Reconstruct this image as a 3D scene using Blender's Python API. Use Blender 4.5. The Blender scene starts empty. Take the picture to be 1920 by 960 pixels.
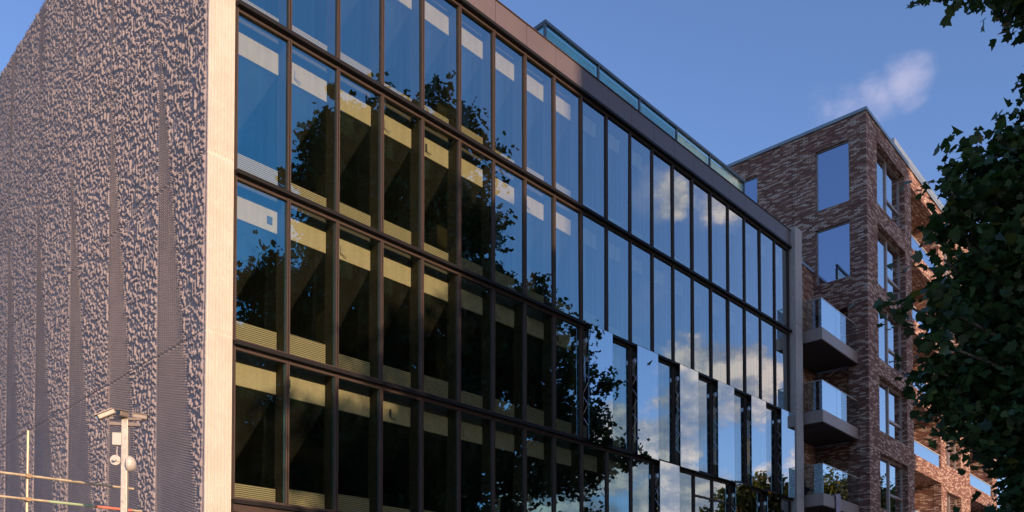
import bpy, math, random
import numpy as np
from mathutils import Vector, Matrix
R = math.radians
random.seed(7)
rng = np.random.default_rng(11)
scene = bpy.context.scene
C = scene.collection

# ------------------------------------------------------------------ camera
cam_d = bpy.data.cameras.new('camera')
cam = bpy.data.objects.new('camera', cam_d)
C.objects.link(cam)
cam.location = (-8.90, -16.96, 1.60)
cam.rotation_euler = (R(90 + 1.5), 0, R(44.2 - 90))
cam_d.sensor_width = 36.0
cam_d.lens = 36.0 * 1566 / 1920
cam_d.shift_y = (1175 - 480) / 1920
cam_d.clip_start = 0.1
cam_d.clip_end = 5000
scene.camera = cam

# ------------------------------------------------------------------ sun and sky
SUN_EL = 15.0
SUN_AZ = -90.0 - 9.0            # direction towards the sun, degrees counter-clockwise from +X
sun_d = bpy.data.lights.new('sun', 'SUN')
sun_d.energy = 4.2
sun_d.angle = R(0.5)
sun_d.color = (1.0, 0.67, 0.44)
sun = bpy.data.objects.new('sun', sun_d)
C.objects.link(sun)
sd = Vector((math.cos(R(SUN_EL)) * math.cos(R(SUN_AZ)), math.cos(R(SUN_EL)) * math.sin(R(SUN_AZ)), math.sin(R(SUN_EL))))
sun.rotation_euler = (-sd).to_track_quat('-Z', 'Y').to_euler()
sun.location = sd * 100

world = bpy.data.worlds.new('World')
scene.world = world
world.use_nodes = True
W = world.node_tree
W.nodes.clear()


def N(t, typ, **kw):
    n = t.nodes.new(typ)
    for k, v in kw.items():
        if k == 'inp':
            for a, b in v.items():
                n.inputs[a].default_value = b
        else:
            setattr(n, k, v)
    return n


def math_n(t, op, a, b=None, clamp=False):
    n = t.nodes.new('ShaderNodeMath')
    n.operation = op
    n.use_clamp = clamp
    for i, v in enumerate((a, b)):
        if v is None:
            continue
        if isinstance(v, (int, float)):
            n.inputs[i].default_value = v
        else:
            t.links.new(v, n.inputs[i])
    return n.outputs[0]


def mix_c(t, fac, a, b, blend='MIX'):
    n = t.nodes.new('ShaderNodeMix')
    n.data_type = 'RGBA'
    n.blend_type = blend
    for i, v in ((0, fac), (6, a), (7, b)):
        if isinstance(v, (int, float)):
            n.inputs[i].default_value = v
        elif isinstance(v, tuple):
            n.inputs[i].default_value = (*v, 1) if len(v) == 3 else v
        else:
            t.links.new(v, n.inputs[i])
    return n.outputs[2]


def ramp(t, fac, stops, interp='LINEAR'):
    n = t.nodes.new('ShaderNodeValToRGB')
    n.color_ramp.interpolation = interp
    el = n.color_ramp.elements
    while len(el) < len(stops):
        el.new(0.5)
    for e, (p, c) in zip(el, stops):
        e.position = p
        if isinstance(c, (int, float)):
            c = (c, c, c)
        e.color = (*c, 1)
    t.links.new(fac, n.inputs[0])
    return n.outputs[0]


sky = N(W, 'ShaderNodeTexSky', sky_type='NISHITA', sun_disc=False)
sky.sun_elevation = R(SUN_EL)
sky.sun_rotation = R(90 - SUN_AZ)
sky.altitude = 30
sky.air_density = 1.0
sky.dust_density = 0.6
sky.ozone_density = 3.5
tc = N(W, 'ShaderNodeTexCoord')
D0 = tc.outputs['Generated']
nrm = N(W, 'ShaderNodeVectorMath', operation='NORMALIZE')
W.links.new(D0, nrm.inputs[0])
DIR = nrm.outputs[0]
# clouds: banks of cumulus around given directions in the sky, broken up by noise
wob = N(W, 'ShaderNodeTexNoise', inp={'Scale': 9.0, 'Detail': 7.0, 'Roughness': 0.62})
stretch = N(W, 'ShaderNodeMapping')
stretch.inputs['Scale'].default_value = (1, 1, 1.7)
W.links.new(DIR, stretch.inputs[0])
W.links.new(stretch.outputs[0], wob.inputs['Vector'])
wobf = wob.outputs[0]
wob2 = N(W, 'ShaderNodeTexNoise', inp={'Scale': 9.0, 'Detail': 7.0, 'Roughness': 0.62})
st2 = N(W, 'ShaderNodeMapping')
st2.inputs['Scale'].default_value = (1, 1, 1.7)
st2.inputs['Location'].default_value = (0.0, 0.012, -0.03)
W.links.new(DIR, st2.inputs[0])
W.links.new(st2.outputs[0], wob2.inputs['Vector'])


def cloud_bank(blobs):
    tot = None
    for (d, r, s) in blobs:
        dv = Vector(d).normalized()
        dp = N(W, 'ShaderNodeVectorMath', operation='DISTANCE')
        W.links.new(DIR, dp.inputs[0])
        dp.inputs[1].default_value = dv
        a = math_n(W, 'DIVIDE', dp.outputs['Value'], r)
        a = math_n(W, 'SUBTRACT', 1.0, a)
        a = math_n(W, 'MULTIPLY', math_n(W, 'MAXIMUM', a, 0.0), s)
        tot = a if tot is None else math_n(W, 'MAXIMUM', tot, a)
    return tot


cum = cloud_bank([((.740, -.478, .474), .038, .88), ((.768, -.442, .462), .034, .86), ((.770, -.590, .225), .075, 1.3), ((.805, -.546, .235), .06, 1.2), ((.818, -.505, .292), .075, 1.35),
                  ((.842, -.458, .288), .06, 1.2), ((.827, -.536, .150), .08, 1.3), ((.850, -.500, .160), .07, 1.2),
                  ((.875, -.450, .180), .035, 1.2), ((.74, -.66, .15), .12, 1.2), ((.92, -.36, .12), .14, 1.1),
                  ((.60, -.79, .12), .16, 1.0), ((.9, .42, .06), .12, 1.0), ((-.5, -.85, .2), .25, 1.0), ((.3, -.95, .1), .2, .9)])
wisp = cloud_bank([((.725, -.495, .478), .045, .9), ((.765, -.446, .466), .045, 1.0), ((.625, -.608, .489), .05, .6),
                   ((.8045, .272, .529), .036, 1.1), ((.8010, .290, .523), .034, .9), ((.797, .297, .528), .032, .8), ((.7905, .315, .519), .04, .62), ((.780, .335, .520), .04, .45), ((.74, -.50, .38), .07, .5),
                   ((-.3, -.6, .6), .3, .6)])
# density
dc = math_n(W, 'ADD', cum, math_n(W, 'MULTIPLY', math_n(W, 'SUBTRACT', wobf, 0.5), 2.6))
dc = math_n(W, 'MULTIPLY', dc, math_n(W, 'MINIMUM', math_n(W, 'MULTIPLY', cum, 6.0), 1.0))
cf = N(W, 'ShaderNodeMapRange', interpolation_type='SMOOTHSTEP')
cf.inputs[1].default_value = 0.20
cf.inputs[2].default_value = 0.62
W.links.new(dc, cf.inputs[0])
dw = math_n(W, 'ADD', wisp, math_n(W, 'MULTIPLY', math_n(W, 'SUBTRACT', wobf, 0.5), 2.6))
dw = math_n(W, 'MULTIPLY', dw, math_n(W, 'MINIMUM', math_n(W, 'MULTIPLY', wisp, 3.0), 1.0))
wf = N(W, 'ShaderNodeMapRange', interpolation_type='SMOOTHSTEP')
wf.inputs[1].default_value = 0.10
wf.inputs[2].default_value = 1.15
wf.inputs[4].default_value = 0.35
W.links.new(dw, wf.inputs[0])
# sunlit side of each puff: noise slope towards the sun
slope = math_n(W, 'SUBTRACT', wobf, wob2.outputs[0])
lit = math_n(W, 'ADD', math_n(W, 'MULTIPLY', slope, 5.0), 0.5, clamp=True)
ccol = ramp(W, lit, [(0.0, (1.5, 1.8, 2.6)), (0.5, (2.7, 2.6, 3.0)), (1.0, (5.4, 4.4, 4.0))])
skyt = mix_c(W, 1.0, sky.outputs[0], (1.06, 0.99, 1.11), 'MULTIPLY')
c1 = mix_c(W, cf.outputs[0], skyt, ccol)
c2 = mix_c(W, wf.outputs[0], c1, (4.6, 4.0, 4.5))
bg = N(W, 'ShaderNodeBackground', inp={'Strength': 0.145})
W.links.new(c2, bg.inputs[0])
wo = N(W, 'ShaderNodeOutputWorld')
W.links.new(bg.outputs[0], wo.inputs[0])

scene.view_settings.view_transform = 'Standard'
scene.view_settings.look = 'None'
scene.view_settings.gamma = 1.0
scene.view_settings.exposure = 0.62
scene.view_settings.use_curve_mapping = False
scene.render.engine = 'CYCLES'
scene.cycles.max_bounces = 8
scene.cycles.transparent_max_bounces = 16
scene.cycles.glossy_bounces = 4
scene.cycles.sample_clamp_indirect = 6


# ------------------------------------------------------------------ helpers
class MB:
    """collects polygons and builds them as one mesh object"""
    def __init__(s):
        s.v = []
        s.f = []

    def quad(s, a, b, c, d):
        n = len(s.v)
        s.v += [tuple(a), tuple(b), tuple(c), tuple(d)]
        s.f.append((n, n + 1, n + 2, n + 3))
        return s

    def poly(s, pts):
        n = len(s.v)
        s.v += [tuple(p) for p in pts]
        s.f.append(tuple(range(n, n + len(pts))))
        return s

    def box(s, x0, x1, y0, y1, z0, z1):
        n = len(s.v)
        s.v += [(x0, y0, z0), (x1, y0, z0), (x1, y1, z0), (x0, y1, z0), (x0, y0, z1), (x1, y0, z1), (x1, y1, z1), (x0, y1, z1)]
        s.f += [(n, n + 3, n + 2, n + 1), (n + 4, n + 5, n + 6, n + 7), (n, n + 1, n + 5, n + 4), (n + 1, n + 2, n + 6, n + 5), (n + 2, n + 3, n + 7, n + 6), (n + 3, n, n + 4, n + 7)]
        return s

    def tube(s, pts, r, seg=10, cap=True):
        pts = [Vector(p) for p in pts]
        rs = r if isinstance(r, (list, tuple)) else [r] * len(pts)
        rings = []
        for i, p in enumerate(pts):
            a = pts[max(i - 1, 0)]
            b = pts[min(i + 1, len(pts) - 1)]
            t = (b - a).normalized()
            u = t.cross(Vector((0, 0, 1)))
            if u.length < 0.05:
                u = Vector((1, 0, 0))
            u.normalize()
            w = t.cross(u).normalized()
            n = len(s.v)
            for k in range(seg):
                an = 2 * math.pi * k / seg
                s.v.append(tuple(p + (u * math.cos(an) + w * math.sin(an)) * rs[i]))
            rings.append(n)
        for i in range(len(rings) - 1):
            for k in range(seg):
                k2 = (k + 1) % seg
                s.f.append((rings[i] + k, rings[i] + k2, rings[i + 1] + k2, rings[i + 1] + k))
        if cap:
            s.f.append(tuple(rings[0] + k for k in range(seg))[::-1])
            s.f.append(tuple(rings[-1] + k for k in range(seg)))
        return s

    def obox(s, c, u, v, w, hu, hv, hw):
        """oriented box: centre, three axes, half sizes"""
        c, u, v, w = map(Vector, (c, u, v, w))
        n = len(s.v)
        for sz in (-1, 1):
            for sx, sy in ((-1, -1), (1, -1), (1, 1), (-1, 1)):
                s.v.append(tuple(c + u * hu * sx + v * hv * sy + w * hw * sz))
        s.f += [(n, n + 3, n + 2, n + 1), (n + 4, n + 5, n + 6, n + 7), (n, n + 1, n + 5, n + 4), (n + 1, n + 2, n + 6, n + 5), (n + 2, n + 3, n + 7, n + 6), (n + 3, n, n + 4, n + 7)]
        return s

    def mesh(s, name, mat, bevel=0, smooth=False):
        me = bpy.data.meshes.new(name)
        me.from_pydata(s.v, [], s.f)
        me.materials.append(mat)
        if smooth:
            me.shade_smooth()
        me.update()
        return me

    def build(s, name, mat, parent=None, smooth=False, bevel=0):
        o = bpy.data.objects.new(name, s.mesh(name, mat, smooth=smooth))
        C.objects.link(o)
        o.parent = parent
        if bevel:
            m = o.modifiers.new('bevel', 'BEVEL')
            m.width = bevel
            m.segments = 2
            m.limit_method = 'ANGLE'
        return o


def put(name, mesh, parent, loc=(0, 0, 0), rot=(0, 0, 0)):
    o = bpy.data.objects.new(name, mesh)
    C.objects.link(o)
    o.parent = parent
    o.location = loc
    o.rotation_euler = rot
    return o


def tag(o, label=None, cat=None, group=None, kind=None):
    if label:
        o['label'] = label
    if cat:
        o['category'] = cat
    if group:
        o['group'] = group
    if kind:
        o['kind'] = kind
    return o


def empty(name, loc=(0, 0, 0), rz=0):
    o = bpy.data.objects.new(name, None)
    C.objects.link(o)
    o.location = loc
    o.rotation_euler = (0, 0, rz)
    o.empty_display_size = 0.3
    return o


# ------------------------------------------------------------------ materials
def new_mat(name):
    m = bpy.data.materials.new(name)
    m.use_nodes = True
    t = m.node_tree
    b = t.nodes['Principled BSDF']
    return m, t, b


def plain(name, col, rough=0.5, metal=0.0, var=0.12, scale=3.0, bump=0.0, bscale=80, spec=0.5, streak=0.0):
    m, t, b = new_mat(name)
    co = N(t, 'ShaderNodeTexCoord').outputs['Object']
    n = N(t, 'ShaderNodeTexNoise', inp={'Scale': scale, 'Detail': 6.0, 'Roughness': 0.6})
    t.links.new(co, n.inputs['Vector'])
    lo = tuple(c * (1 - var) for c in col)
    hi = tuple(min(1, c * (1 + var)) for c in col)
    cc = ramp(t, n.outputs[0], [(0.3, lo), (0.7, hi)])
    if streak:
        mp = N(t, 'ShaderNodeMapping')
        mp.inputs['Scale'].default_value = (9, 9, 0.35)
        t.links.new(co, mp.inputs[0])
        n3 = N(t, 'ShaderNodeTexNoise', inp={'Scale': 1.0, 'Detail': 4.0})
        t.links.new(mp.outputs[0], n3.inputs['Vector'])
        st = ramp(t, n3.outputs[0], [(0.35, 1 - streak), (0.65, 1.0)])
        cc = mix_c(t, 1.0, cc, st, 'MULTIPLY')
    t.links.new(cc, b.inputs['Base Color'])
    b.inputs['Metallic'].default_value = metal
    b.inputs['Specular IOR Level'].default_value = spec
    rr = ramp(t, n.outputs[0], [(0.2, max(0.02, rough * 0.8)), (0.8, min(1, rough * 1.2))])
    t.links.new(rr, b.inputs['Roughness'])
    if bump:
        n2 = N(t, 'ShaderNodeTexNoise', inp={'Scale': bscale, 'Detail': 4.0})
        t.links.new(co, n2.inputs['Vector'])
        bp = N(t, 'ShaderNodeBump', inp={'Strength': bump, 'Distance': 0.01})
        t.links.new(n2.outputs[0], bp.inputs['Height'])
        t.links.new(bp.outputs[0], b.inputs['Normal'])
    return m


def glass(name, r0=0.2, power=4.0, tint=(0.5, 0.85, 1.0), trans=(0.7, 0.75, 0.65), streak=0.0, wave=0.02, rough=0.0, dust_haze=0.0):
    """coated thin glass: reflects more at grazing angles, tinted face-on"""
    m = bpy.data.materials.new(name)
    m.use_nodes = True
    t = m.node_tree
    t.nodes.clear()
    co = N(t, 'ShaderNodeTexCoord').outputs['Object']
    lw = N(t, 'ShaderNodeLayerWeight', inp={'Blend': 0.5})      # Facing = 1 - |cos|
    pw = math_n(t, 'POWER', lw.outputs['Facing'], power)
    fac = math_n(t, 'ADD', math_n(t, 'MULTIPLY', pw, 1 - r0), r0, clamp=True)
    mr = N(t, 'ShaderNodeMapRange')
    mr.inputs[1].default_value = 0.22
    mr.inputs[2].default_value = 0.60
    t.links.new(lw.outputs['Facing'], mr.inputs[0])
    gc = mix_c(t, mr.outputs[0], tint, (0.93, 0.97, 1.0))
    if streak:
        mp = N(t, 'ShaderNodeMapping')
        mp.inputs['Scale'].default_value = (14, 14, 0.25)
        t.links.new(co, mp.inputs[0])
        n3 = N(t, 'ShaderNodeTexNoise', inp={'Scale': 1.0, 'Detail': 5.0, 'Roughness': 0.7})
        t.links.new(mp.outputs[0], n3.inputs['Vector'])
        st = ramp(t, n3.outputs[0], [(0.35, 1 - streak), (0.62, 1.0)])
        gc = mix_c(t, 1.0, gc, st, 'MULTIPLY')
    g = N(t, 'ShaderNodeBsdfGlossy', inp={'Roughness': rough})
    t.links.new(gc, g.inputs['Color'])
    if wave:
        n2 = N(t, 'ShaderNodeTexNoise', inp={'Scale': 1.1, 'Detail': 1.0})
        t.links.new(co, n2.inputs['Vector'])
        bp = N(t, 'ShaderNodeBump', inp={'Strength': wave, 'Distance': 0.1})
        t.links.new(n2.outputs[0], bp.inputs['Height'])
        t.links.new(bp.outputs[0], g.inputs['Normal'])
    tr = N(t, 'ShaderNodeBsdfTransparent')
    tr.inputs[0].default_value = (*trans, 1)
    base = tr.outputs[0]
    if dust_haze:
        df = N(t, 'ShaderNodeBsdfDiffuse')
        df.inputs[0].default_value = (0.6, 0.58, 0.5, 1)
        nd = N(t, 'ShaderNodeTexNoise', inp={'Scale': 2.5, 'Detail': 6.0})
        t.links.new(co, nd.inputs['Vector'])
        dm = N(t, 'ShaderNodeMixShader')
        t.links.new(math_n(t, 'MULTIPLY', nd.outputs[0], dust_haze * 2), dm.inputs[0])
        t.links.new(base, dm.inputs[1])
        t.links.new(df.outputs[0], dm.inputs[2])
        base = dm.outputs[0]
    mx = N(t, 'ShaderNodeMixShader')
    t.links.new(fac, mx.inputs[0])
    t.links.new(base, mx.inputs[1])
    t.links.new(g.outputs[0], mx.inputs[2])
    out = N(t, 'ShaderNodeOutputMaterial')
    t.links.new(mx.outputs[0], out.inputs[0])
    return m


def brick_mat(name):
    m, t, b = new_mat(name)
    co = N(t, 'ShaderNodeTexCoord').outputs['Object']
    ge = N(t, 'ShaderNodeNewGeometry')
    sp = N(t, 'ShaderNodeSeparateXYZ')
    t.links.new(co, sp.inputs[0])
    sn = N(t, 'ShaderNodeSeparateXYZ')
    t.links.new(ge.outputs['True Normal'], sn.inputs[0])
    ax = math_n(t, 'GREATER_THAN', math_n(t, 'ABSOLUTE', sn.outputs[0]), 0.6)
    az = math_n(t, 'GREATER_THAN', math_n(t, 'ABSOLUTE', sn.outputs[2]), 0.6)
    mu = N(t, 'ShaderNodeMix')
    t.links.new(ax, mu.inputs[0]); t.links.new(sp.outputs[0], mu.inputs[2]); t.links.new(sp.outputs[1], mu.inputs[3])
    mv = N(t, 'ShaderNodeMix')
    t.links.new(az, mv.inputs[0]); t.links.new(sp.outputs[2], mv.inputs[2]); t.links.new(sp.outputs[1], mv.inputs[3])
    cb = N(t, 'ShaderNodeCombineXYZ')
    t.links.new(mu.outputs[0], cb.inputs[0]); t.links.new(mv.outputs[0], cb.inputs[1])
    br = N(t, 'ShaderNodeTexBrick', offset=0.5, squash=1.0)
    br.inputs['Color1'].default_value = (0, 0, 0, 1)
    br.inputs['Color2'].default_value = (1, 1, 1, 1)
    br.inputs['Mortar'].default_value = (0.5, 0.5, 0.5, 1)
    br.inputs['Scale'].default_value = 1.0
    br.inputs['Mortar Size'].default_value = 0.011
    br.inputs['Mortar Smooth'].default_value = 0.3
    br.inputs['Brick Width'].default_value = 0.30
    br.inputs['Row Height'].default_value = 0.075
    t.links.new(cb.outputs[0], br.inputs['Vector'])
    big = N(t, 'ShaderNodeTexNoise', inp={'Scale': 0.9, 'Detail': 3.0, 'Roughness': 0.6})
    t.links.new(cb.outputs[0], big.inputs['Vector'])
    v = math_n(t, 'ADD', br.outputs['Color'], math_n(t, 'MULTIPLY', math_n(t, 'SUBTRACT', big.outputs[0], 0.46), 0.36))
    cc = ramp(t, v, [(0.0, (0.15, 0.068, 0.050)), (0.36, (0.22, 0.105, 0.076)), (0.58, (0.29, 0.155, 0.112)), (0.72, (0.42, 0.26, 0.195)), (0.88, (0.55, 0.40, 0.31)), (1.0, (0.60, 0.47, 0.38))])
    fine = N(t, 'ShaderNodeTexNoise', inp={'Scale': 30.0, 'Detail': 4.0})
    t.links.new(co, fine.inputs['Vector'])
    cc = mix_c(t, 1.0, cc, ramp(t, fine.outputs[0], [(0.3, 0.82), (0.7, 1.0)]), 'MULTIPLY')
    cc = mix_c(t, br.outputs['Fac'], cc, (0.105, 0.066, 0.053))
    t.links.new(cc, b.inputs['Base Color'])
    b.inputs['Roughness'].default_value = 0.85
    b.inputs['Specular IOR Level'].default_value = 0.25
    bp = N(t, 'ShaderNodeBump', inp={'Strength': 0.6, 'Distance': 0.008})
    inv = math_n(t, 'SUBTRACT', math_n(t, 'MULTIPLY', fine.outputs[0], 0.5), br.outputs['Fac'])
    t.links.new(inv, bp.inputs['Height'])
    t.links.new(bp.outputs[0], b.inputs['Normal'])
    return m


def leaf_mat(name, c0, c1, gloss=0.4):
    m, t, b = new_mat(name)
    ge = N(t, 'ShaderNodeNewGeometry')
    cc = ramp(t, ge.outputs['Random Per Island'], [(0.0, c0), (0.93, c1), (0.97, tuple(min(1, x * y) for x, y in zip(c1, (2.6, 1.3, .6)))), (1.0, c1)])
    t.links.new(cc, b.inputs['Base Color'])
    b.inputs['Roughness'].default_value = gloss
    b.inputs['Specular IOR Level'].default_value = 0.35
    tl = N(t, 'ShaderNodeBsdfTranslucent')
    t.links.new(mix_c(t, 1.0, cc, (1.3, 1.5, 0.5), 'MULTIPLY'), tl.inputs[0])
    mx = N(t, 'ShaderNodeMixShader', inp={0: 0.22})
    t.links.new(b.outputs[0], mx.inputs[1]); t.links.new(tl.outputs[0], mx.inputs[2])
    t.links.new(mx.outputs[0], t.nodes['Material Output'].inputs[0])
    return m


M = {}
M['concrete'] = plain('cast_concrete', (0.56, 0.51, 0.45), 0.85, var=0.08, scale=1.5, bump=0.35, bscale=60, spec=0.2)
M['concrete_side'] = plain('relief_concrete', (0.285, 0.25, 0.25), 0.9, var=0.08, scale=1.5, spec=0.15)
M['concrete_grey'] = plain('end_pier_concrete', (0.42, 0.38, 0.35), 0.85, var=0.12, scale=6, bump=0.8, bscale=25, spec=0.2)
M['bronze'] = plain('bronze_anodised_frame', (0.052, 0.037, 0.031), 0.55, metal=0.0, var=0.1, spec=0.2)
M['ledge'] = plain('dark_transom_metal', (0.006, 0.0055, 0.006), 0.6, spec=0.25)
M['fascia'] = plain('brown_fascia_panel', (0.130, 0.102, 0.100), 0.45, metal=0.15, var=0.05, scale=0.8)
M['seam'] = plain('black_seal', (0.012, 0.012, 0.013), 0.7)
M['cream'] = plain('cream_panel', (0.57, 0.52, 0.37), 0.7, var=0.05, streak=0.08)
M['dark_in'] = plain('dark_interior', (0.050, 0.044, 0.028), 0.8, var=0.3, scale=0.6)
M['ceiling_in'] = plain('ceiling', (0.10, 0.095, 0.085), 0.8)
M['roof'] = plain('roof_membrane', (0.16, 0.16, 0.16), 0.9)
M['teal_frame'] = plain('slate_metal_coping', (0.10, 0.125, 0.15), 0.4, metal=0.3)
M['coping'] = plain('zinc_coping', (0.24, 0.30, 0.34), 0.4, metal=0.3)
M['steel'] = plain('galvanised_steel', (0.50, 0.46, 0.40), 0.5, metal=0.4, var=0.2, scale=14)
M['stay'] = plain('bright_stay_steel', (0.55, 0.56, 0.60), 0.3, metal=0.8)
M['white'] = plain('white_plastic', (0.50, 0.47, 0.43), 0.45, var=0.05)
M['cam_grey'] = plain('camera_housing', (0.22, 0.185, 0.155), 0.4, var=0.1)
M['black'] = plain('black_plastic', (0.02, 0.02, 0.02), 0.4)
M['lens'] = plain('lens_glass', (0.01, 0.01, 0.015), 0.05, spec=1.0)
M['scaf'] = plain('scaffold_tube', (0.50, 0.42, 0.28), 0.5, metal=0.5, var=0.25, scale=9)
M['coupler'] = plain('scaffold_coupler', (0.28, 0.2, 0.12), 0.6, metal=0.4, var=0.3, scale=20)
M['red'] = plain('faded_red_tape', (0.55, 0.16, 0.10), 0.6)
M['green_t'] = plain('faded_green_tape', (0.30, 0.40, 0.24), 0.6)
M['brick'] = brick_mat('mottled_brick')
M['win_frame'] = plain('champagne_window_frame', (0.30, 0.24, 0.21), 0.4, metal=0.3)
M['balc'] = plain('balcony_fascia_metal', (0.30, 0.235, 0.21), 0.42, metal=0.25, var=0.06, scale=0.9)
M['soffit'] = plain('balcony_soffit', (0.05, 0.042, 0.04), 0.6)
M['room'] = plain('pale_room', (0.32, 0.30, 0.28), 0.8)
M['panel_wall'] = plain('grey_render', (0.45, 0.45, 0.50), 0.8)
M['asphalt'] = plain('asphalt', (0.05, 0.05, 0.052), 0.85, bump=0.5, bscale=150)
M['paving'] = plain('paving', (0.28, 0.26, 0.24), 0.8, bump=0.2)
M['kerb'] = plain('kerb_stone', (0.35, 0.34, 0.32), 0.8)
M['paint'] = plain('road_paint', (0.8, 0.8, 0.78), 0.6)
M['ground'] = plain('ground', (0.10, 0.105, 0.08), 0.9)
M['bark'] = plain('plane_bark', (0.075, 0.06, 0.045), 0.85, var=0.4, scale=5, bump=0.5, bscale=20)
M['leaf'] = leaf_mat('plane_leaf', (0.014, 0.036, 0.020), (0.040, 0.085, 0.034), 0.35)
M['leaf_far'] = leaf_mat('plane_leaf_far', (0.022, 0.040, 0.014), (0.060, 0.085, 0.025), 0.55)
M['leaf_gold'] = leaf_mat('turning_leaf', (0.06, 0.075, 0.018), (0.12, 0.11, 0.028), 0.55)  # yellow of sunlit treetops is put into the leaf colour
M['cloth'] = plain('lilac_cloth', (0.30, 0.27, 0.33), 0.9, bump=0.3, bscale=40)
M['wicker'] = plain('wicker', (0.05, 0.045, 0.04), 0.8)
M['lampw'] = plain('lamp_glass', (0.8, 0.8, 0.78), 0.3)
M['g_out'] = glass('coated_facade_glass', 0.27, 1.75, (0.17, 0.66, 0.80), (0.80, 0.83, 0.72), streak=0.10, wave=0.010)
M['g_in'] = glass('inner_glass', 0.06, 3.0, (0.5, 0.8, 0.9), (0.75, 0.76, 0.62), wave=0.0, dust_haze=0.006)
M['g_dust'] = glass('inner_glass_dusty', 0.10, 3.0, (0.5, 0.8, 0.9), (0.7, 0.7, 0.58), wave=0.0, dust_haze=0.035)  # extra haze stands in for the light triangle across each inner pane
M['g_open'] = glass('mirror_like_vent_glass', 0.50, 2.0, (0.5, 0.8, 0.95), (0.35, 0.4, 0.42), streak=0.05, wave=0.008)
M['g_roof'] = glass('roof_screen_glass', 0.16, 3.5, (0.35, 0.8, 0.85), (0.55, 0.82, 0.80), wave=0.03, rough=0.04, dust_haze=0.05)
M['g_brick'] = glass('apartment_glass', 0.60, 1.8, (0.62, 0.72, 0.92), (0.5, 0.55, 0.6), wave=0.008)
M['g_balc'] = glass('balustrade_glass', 0.07, 2.4, (0.75, 0.9, 1.0), (0.80, 0.86, 0.84), wave=0.0)
M['g_balc2'] = glass('balustrade_glass_bright', 0.62, 1.6, (0.8, 0.92, 1.0), (0.6, 0.66, 0.66), wave=0.01)


def louvre_mat():
    m, t, b = new_mat('striped_louvre')
    co = N(t, 'ShaderNodeTexCoord').outputs['Object']
    sp = N(t, 'ShaderNodeSeparateXYZ')
    t.links.new(co, sp.inputs[0])
    s = math_n(t, 'FRACT', math_n(t, 'MULTIPLY', sp.outputs[2], 1 / 0.045))
    cc = ramp(t, s, [(0.0, (0.48, 0.45, 0.31)), (0.55, (0.52, 0.49, 0.35)), (0.62, (0.12, 0.10, 0.06)), (0.95, (0.12, 0.10, 0.06))])
    t.links.new(cc, b.inputs['Base Color'])
    b.inputs['Roughness'].default_value = 0.6
    return m


M['louvre'] = louvre_mat()

# ------------------------------------------------------------------ setting: ground, road, pavements
tag(MB().box(-1500, 1500, -1500, 1500, -1.0, -0.02).build('ground', M['ground']), kind='structure')
tag(MB().box(-300, 400, -12.5, -4.5, -0.5, 0.0).build('road', M['asphalt']), kind='structure')
tag(MB().box(-300, 400, -4.5, 60, -0.5, 0.004).box(-300, 400, -4.35, 60, 0, 0.13).build('pavement', M['paving']), kind='structure')
tag(MB().box(-300, 400, -32, -12.65, -0.5, 0.13).build('pavement', M['paving']), kind='structure')
kb = MB()
for i in range(-100, 130):
    kb.box(i * 3.0 + 0.01, i * 3.0 + 2.99, -4.5, -4.345, 0, 0.145)
    kb.box(i * 3.0 + 0.01, i * 3.0 + 2.99, -12.655, -12.5, 0, 0.145)
tag(kb.build('kerb', M['kerb']), kind='structure')
rm = MB()
for i in range(-30, 50):
    rm.box(i * 6.0, i * 6.0 + 3.0, -8.56, -8.44, 0.0, 0.004)
tag(rm.build('road_markings', M['paint']), kind='structure')

# ------------------------------------------------------------------ office building
office = tag(empty('office_building'), 'large office block with dark framed glass front and pleated rough concrete side wall', 'office building')
X0, PITCH, NB = -0.20, 1.325, 20
XE = X0 + PITCH * NB                       # 26.3
TZ = [4.80, 8.27, 12.04, 15.80, 19.60]     # transom heights
ZROOF = 20.36


def value_noise(a, b, seed):
    """smooth 2-D value noise of arrays a, b (unit cells)"""
    r = np.random.default_rng(seed)
    T = r.random((257, 257))
    ia = np.floor(a).astype(int); ib = np.floor(b).astype(int)
    fa = a - ia; fb = b - ib
    fa = fa * fa * (3 - 2 * fa); fb = fb * fb * (3 - 2 * fb)
    ia %= 256; ib %= 256
    return (T[ia, ib] * (1 - fa) * (1 - fb) + T[ia + 1, ib] * fa * (1 - fb) + T[ia, ib + 1] * (1 - fa) * fb + T[ia + 1, ib + 1] * fa * fb)


def grid_mesh(name, P, mat, smooth=False):
    """P: (nu, nv, 3) array of points to a quad grid"""
    nu, nv, _ = P.shape
    me = bpy.data.meshes.new(name)
    me.vertices.add(nu * nv)
    me.vertices.foreach_set('co', P.reshape(-1).astype(np.float32))
    i = np.arange(nu * nv).reshape(nu, nv)
    q = np.stack([i[:-1, :-1], i[1:, :-1], i[1:, 1:], i[:-1, 1:]], -1).reshape(-1, 4)
    me.loops.add(q.size)
    me.loops.foreach_set('vertex_index', q.reshape(-1).astype(np.int32))
    me.polygons.add(len(q))
    me.polygons.foreach_set('loop_start', np.arange(0, q.size, 4, dtype=np.int32))
    me.update(calc_edges=True)
    me.materials.append(mat)
    if smooth:
        me.shade_smooth()
    return me


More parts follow.
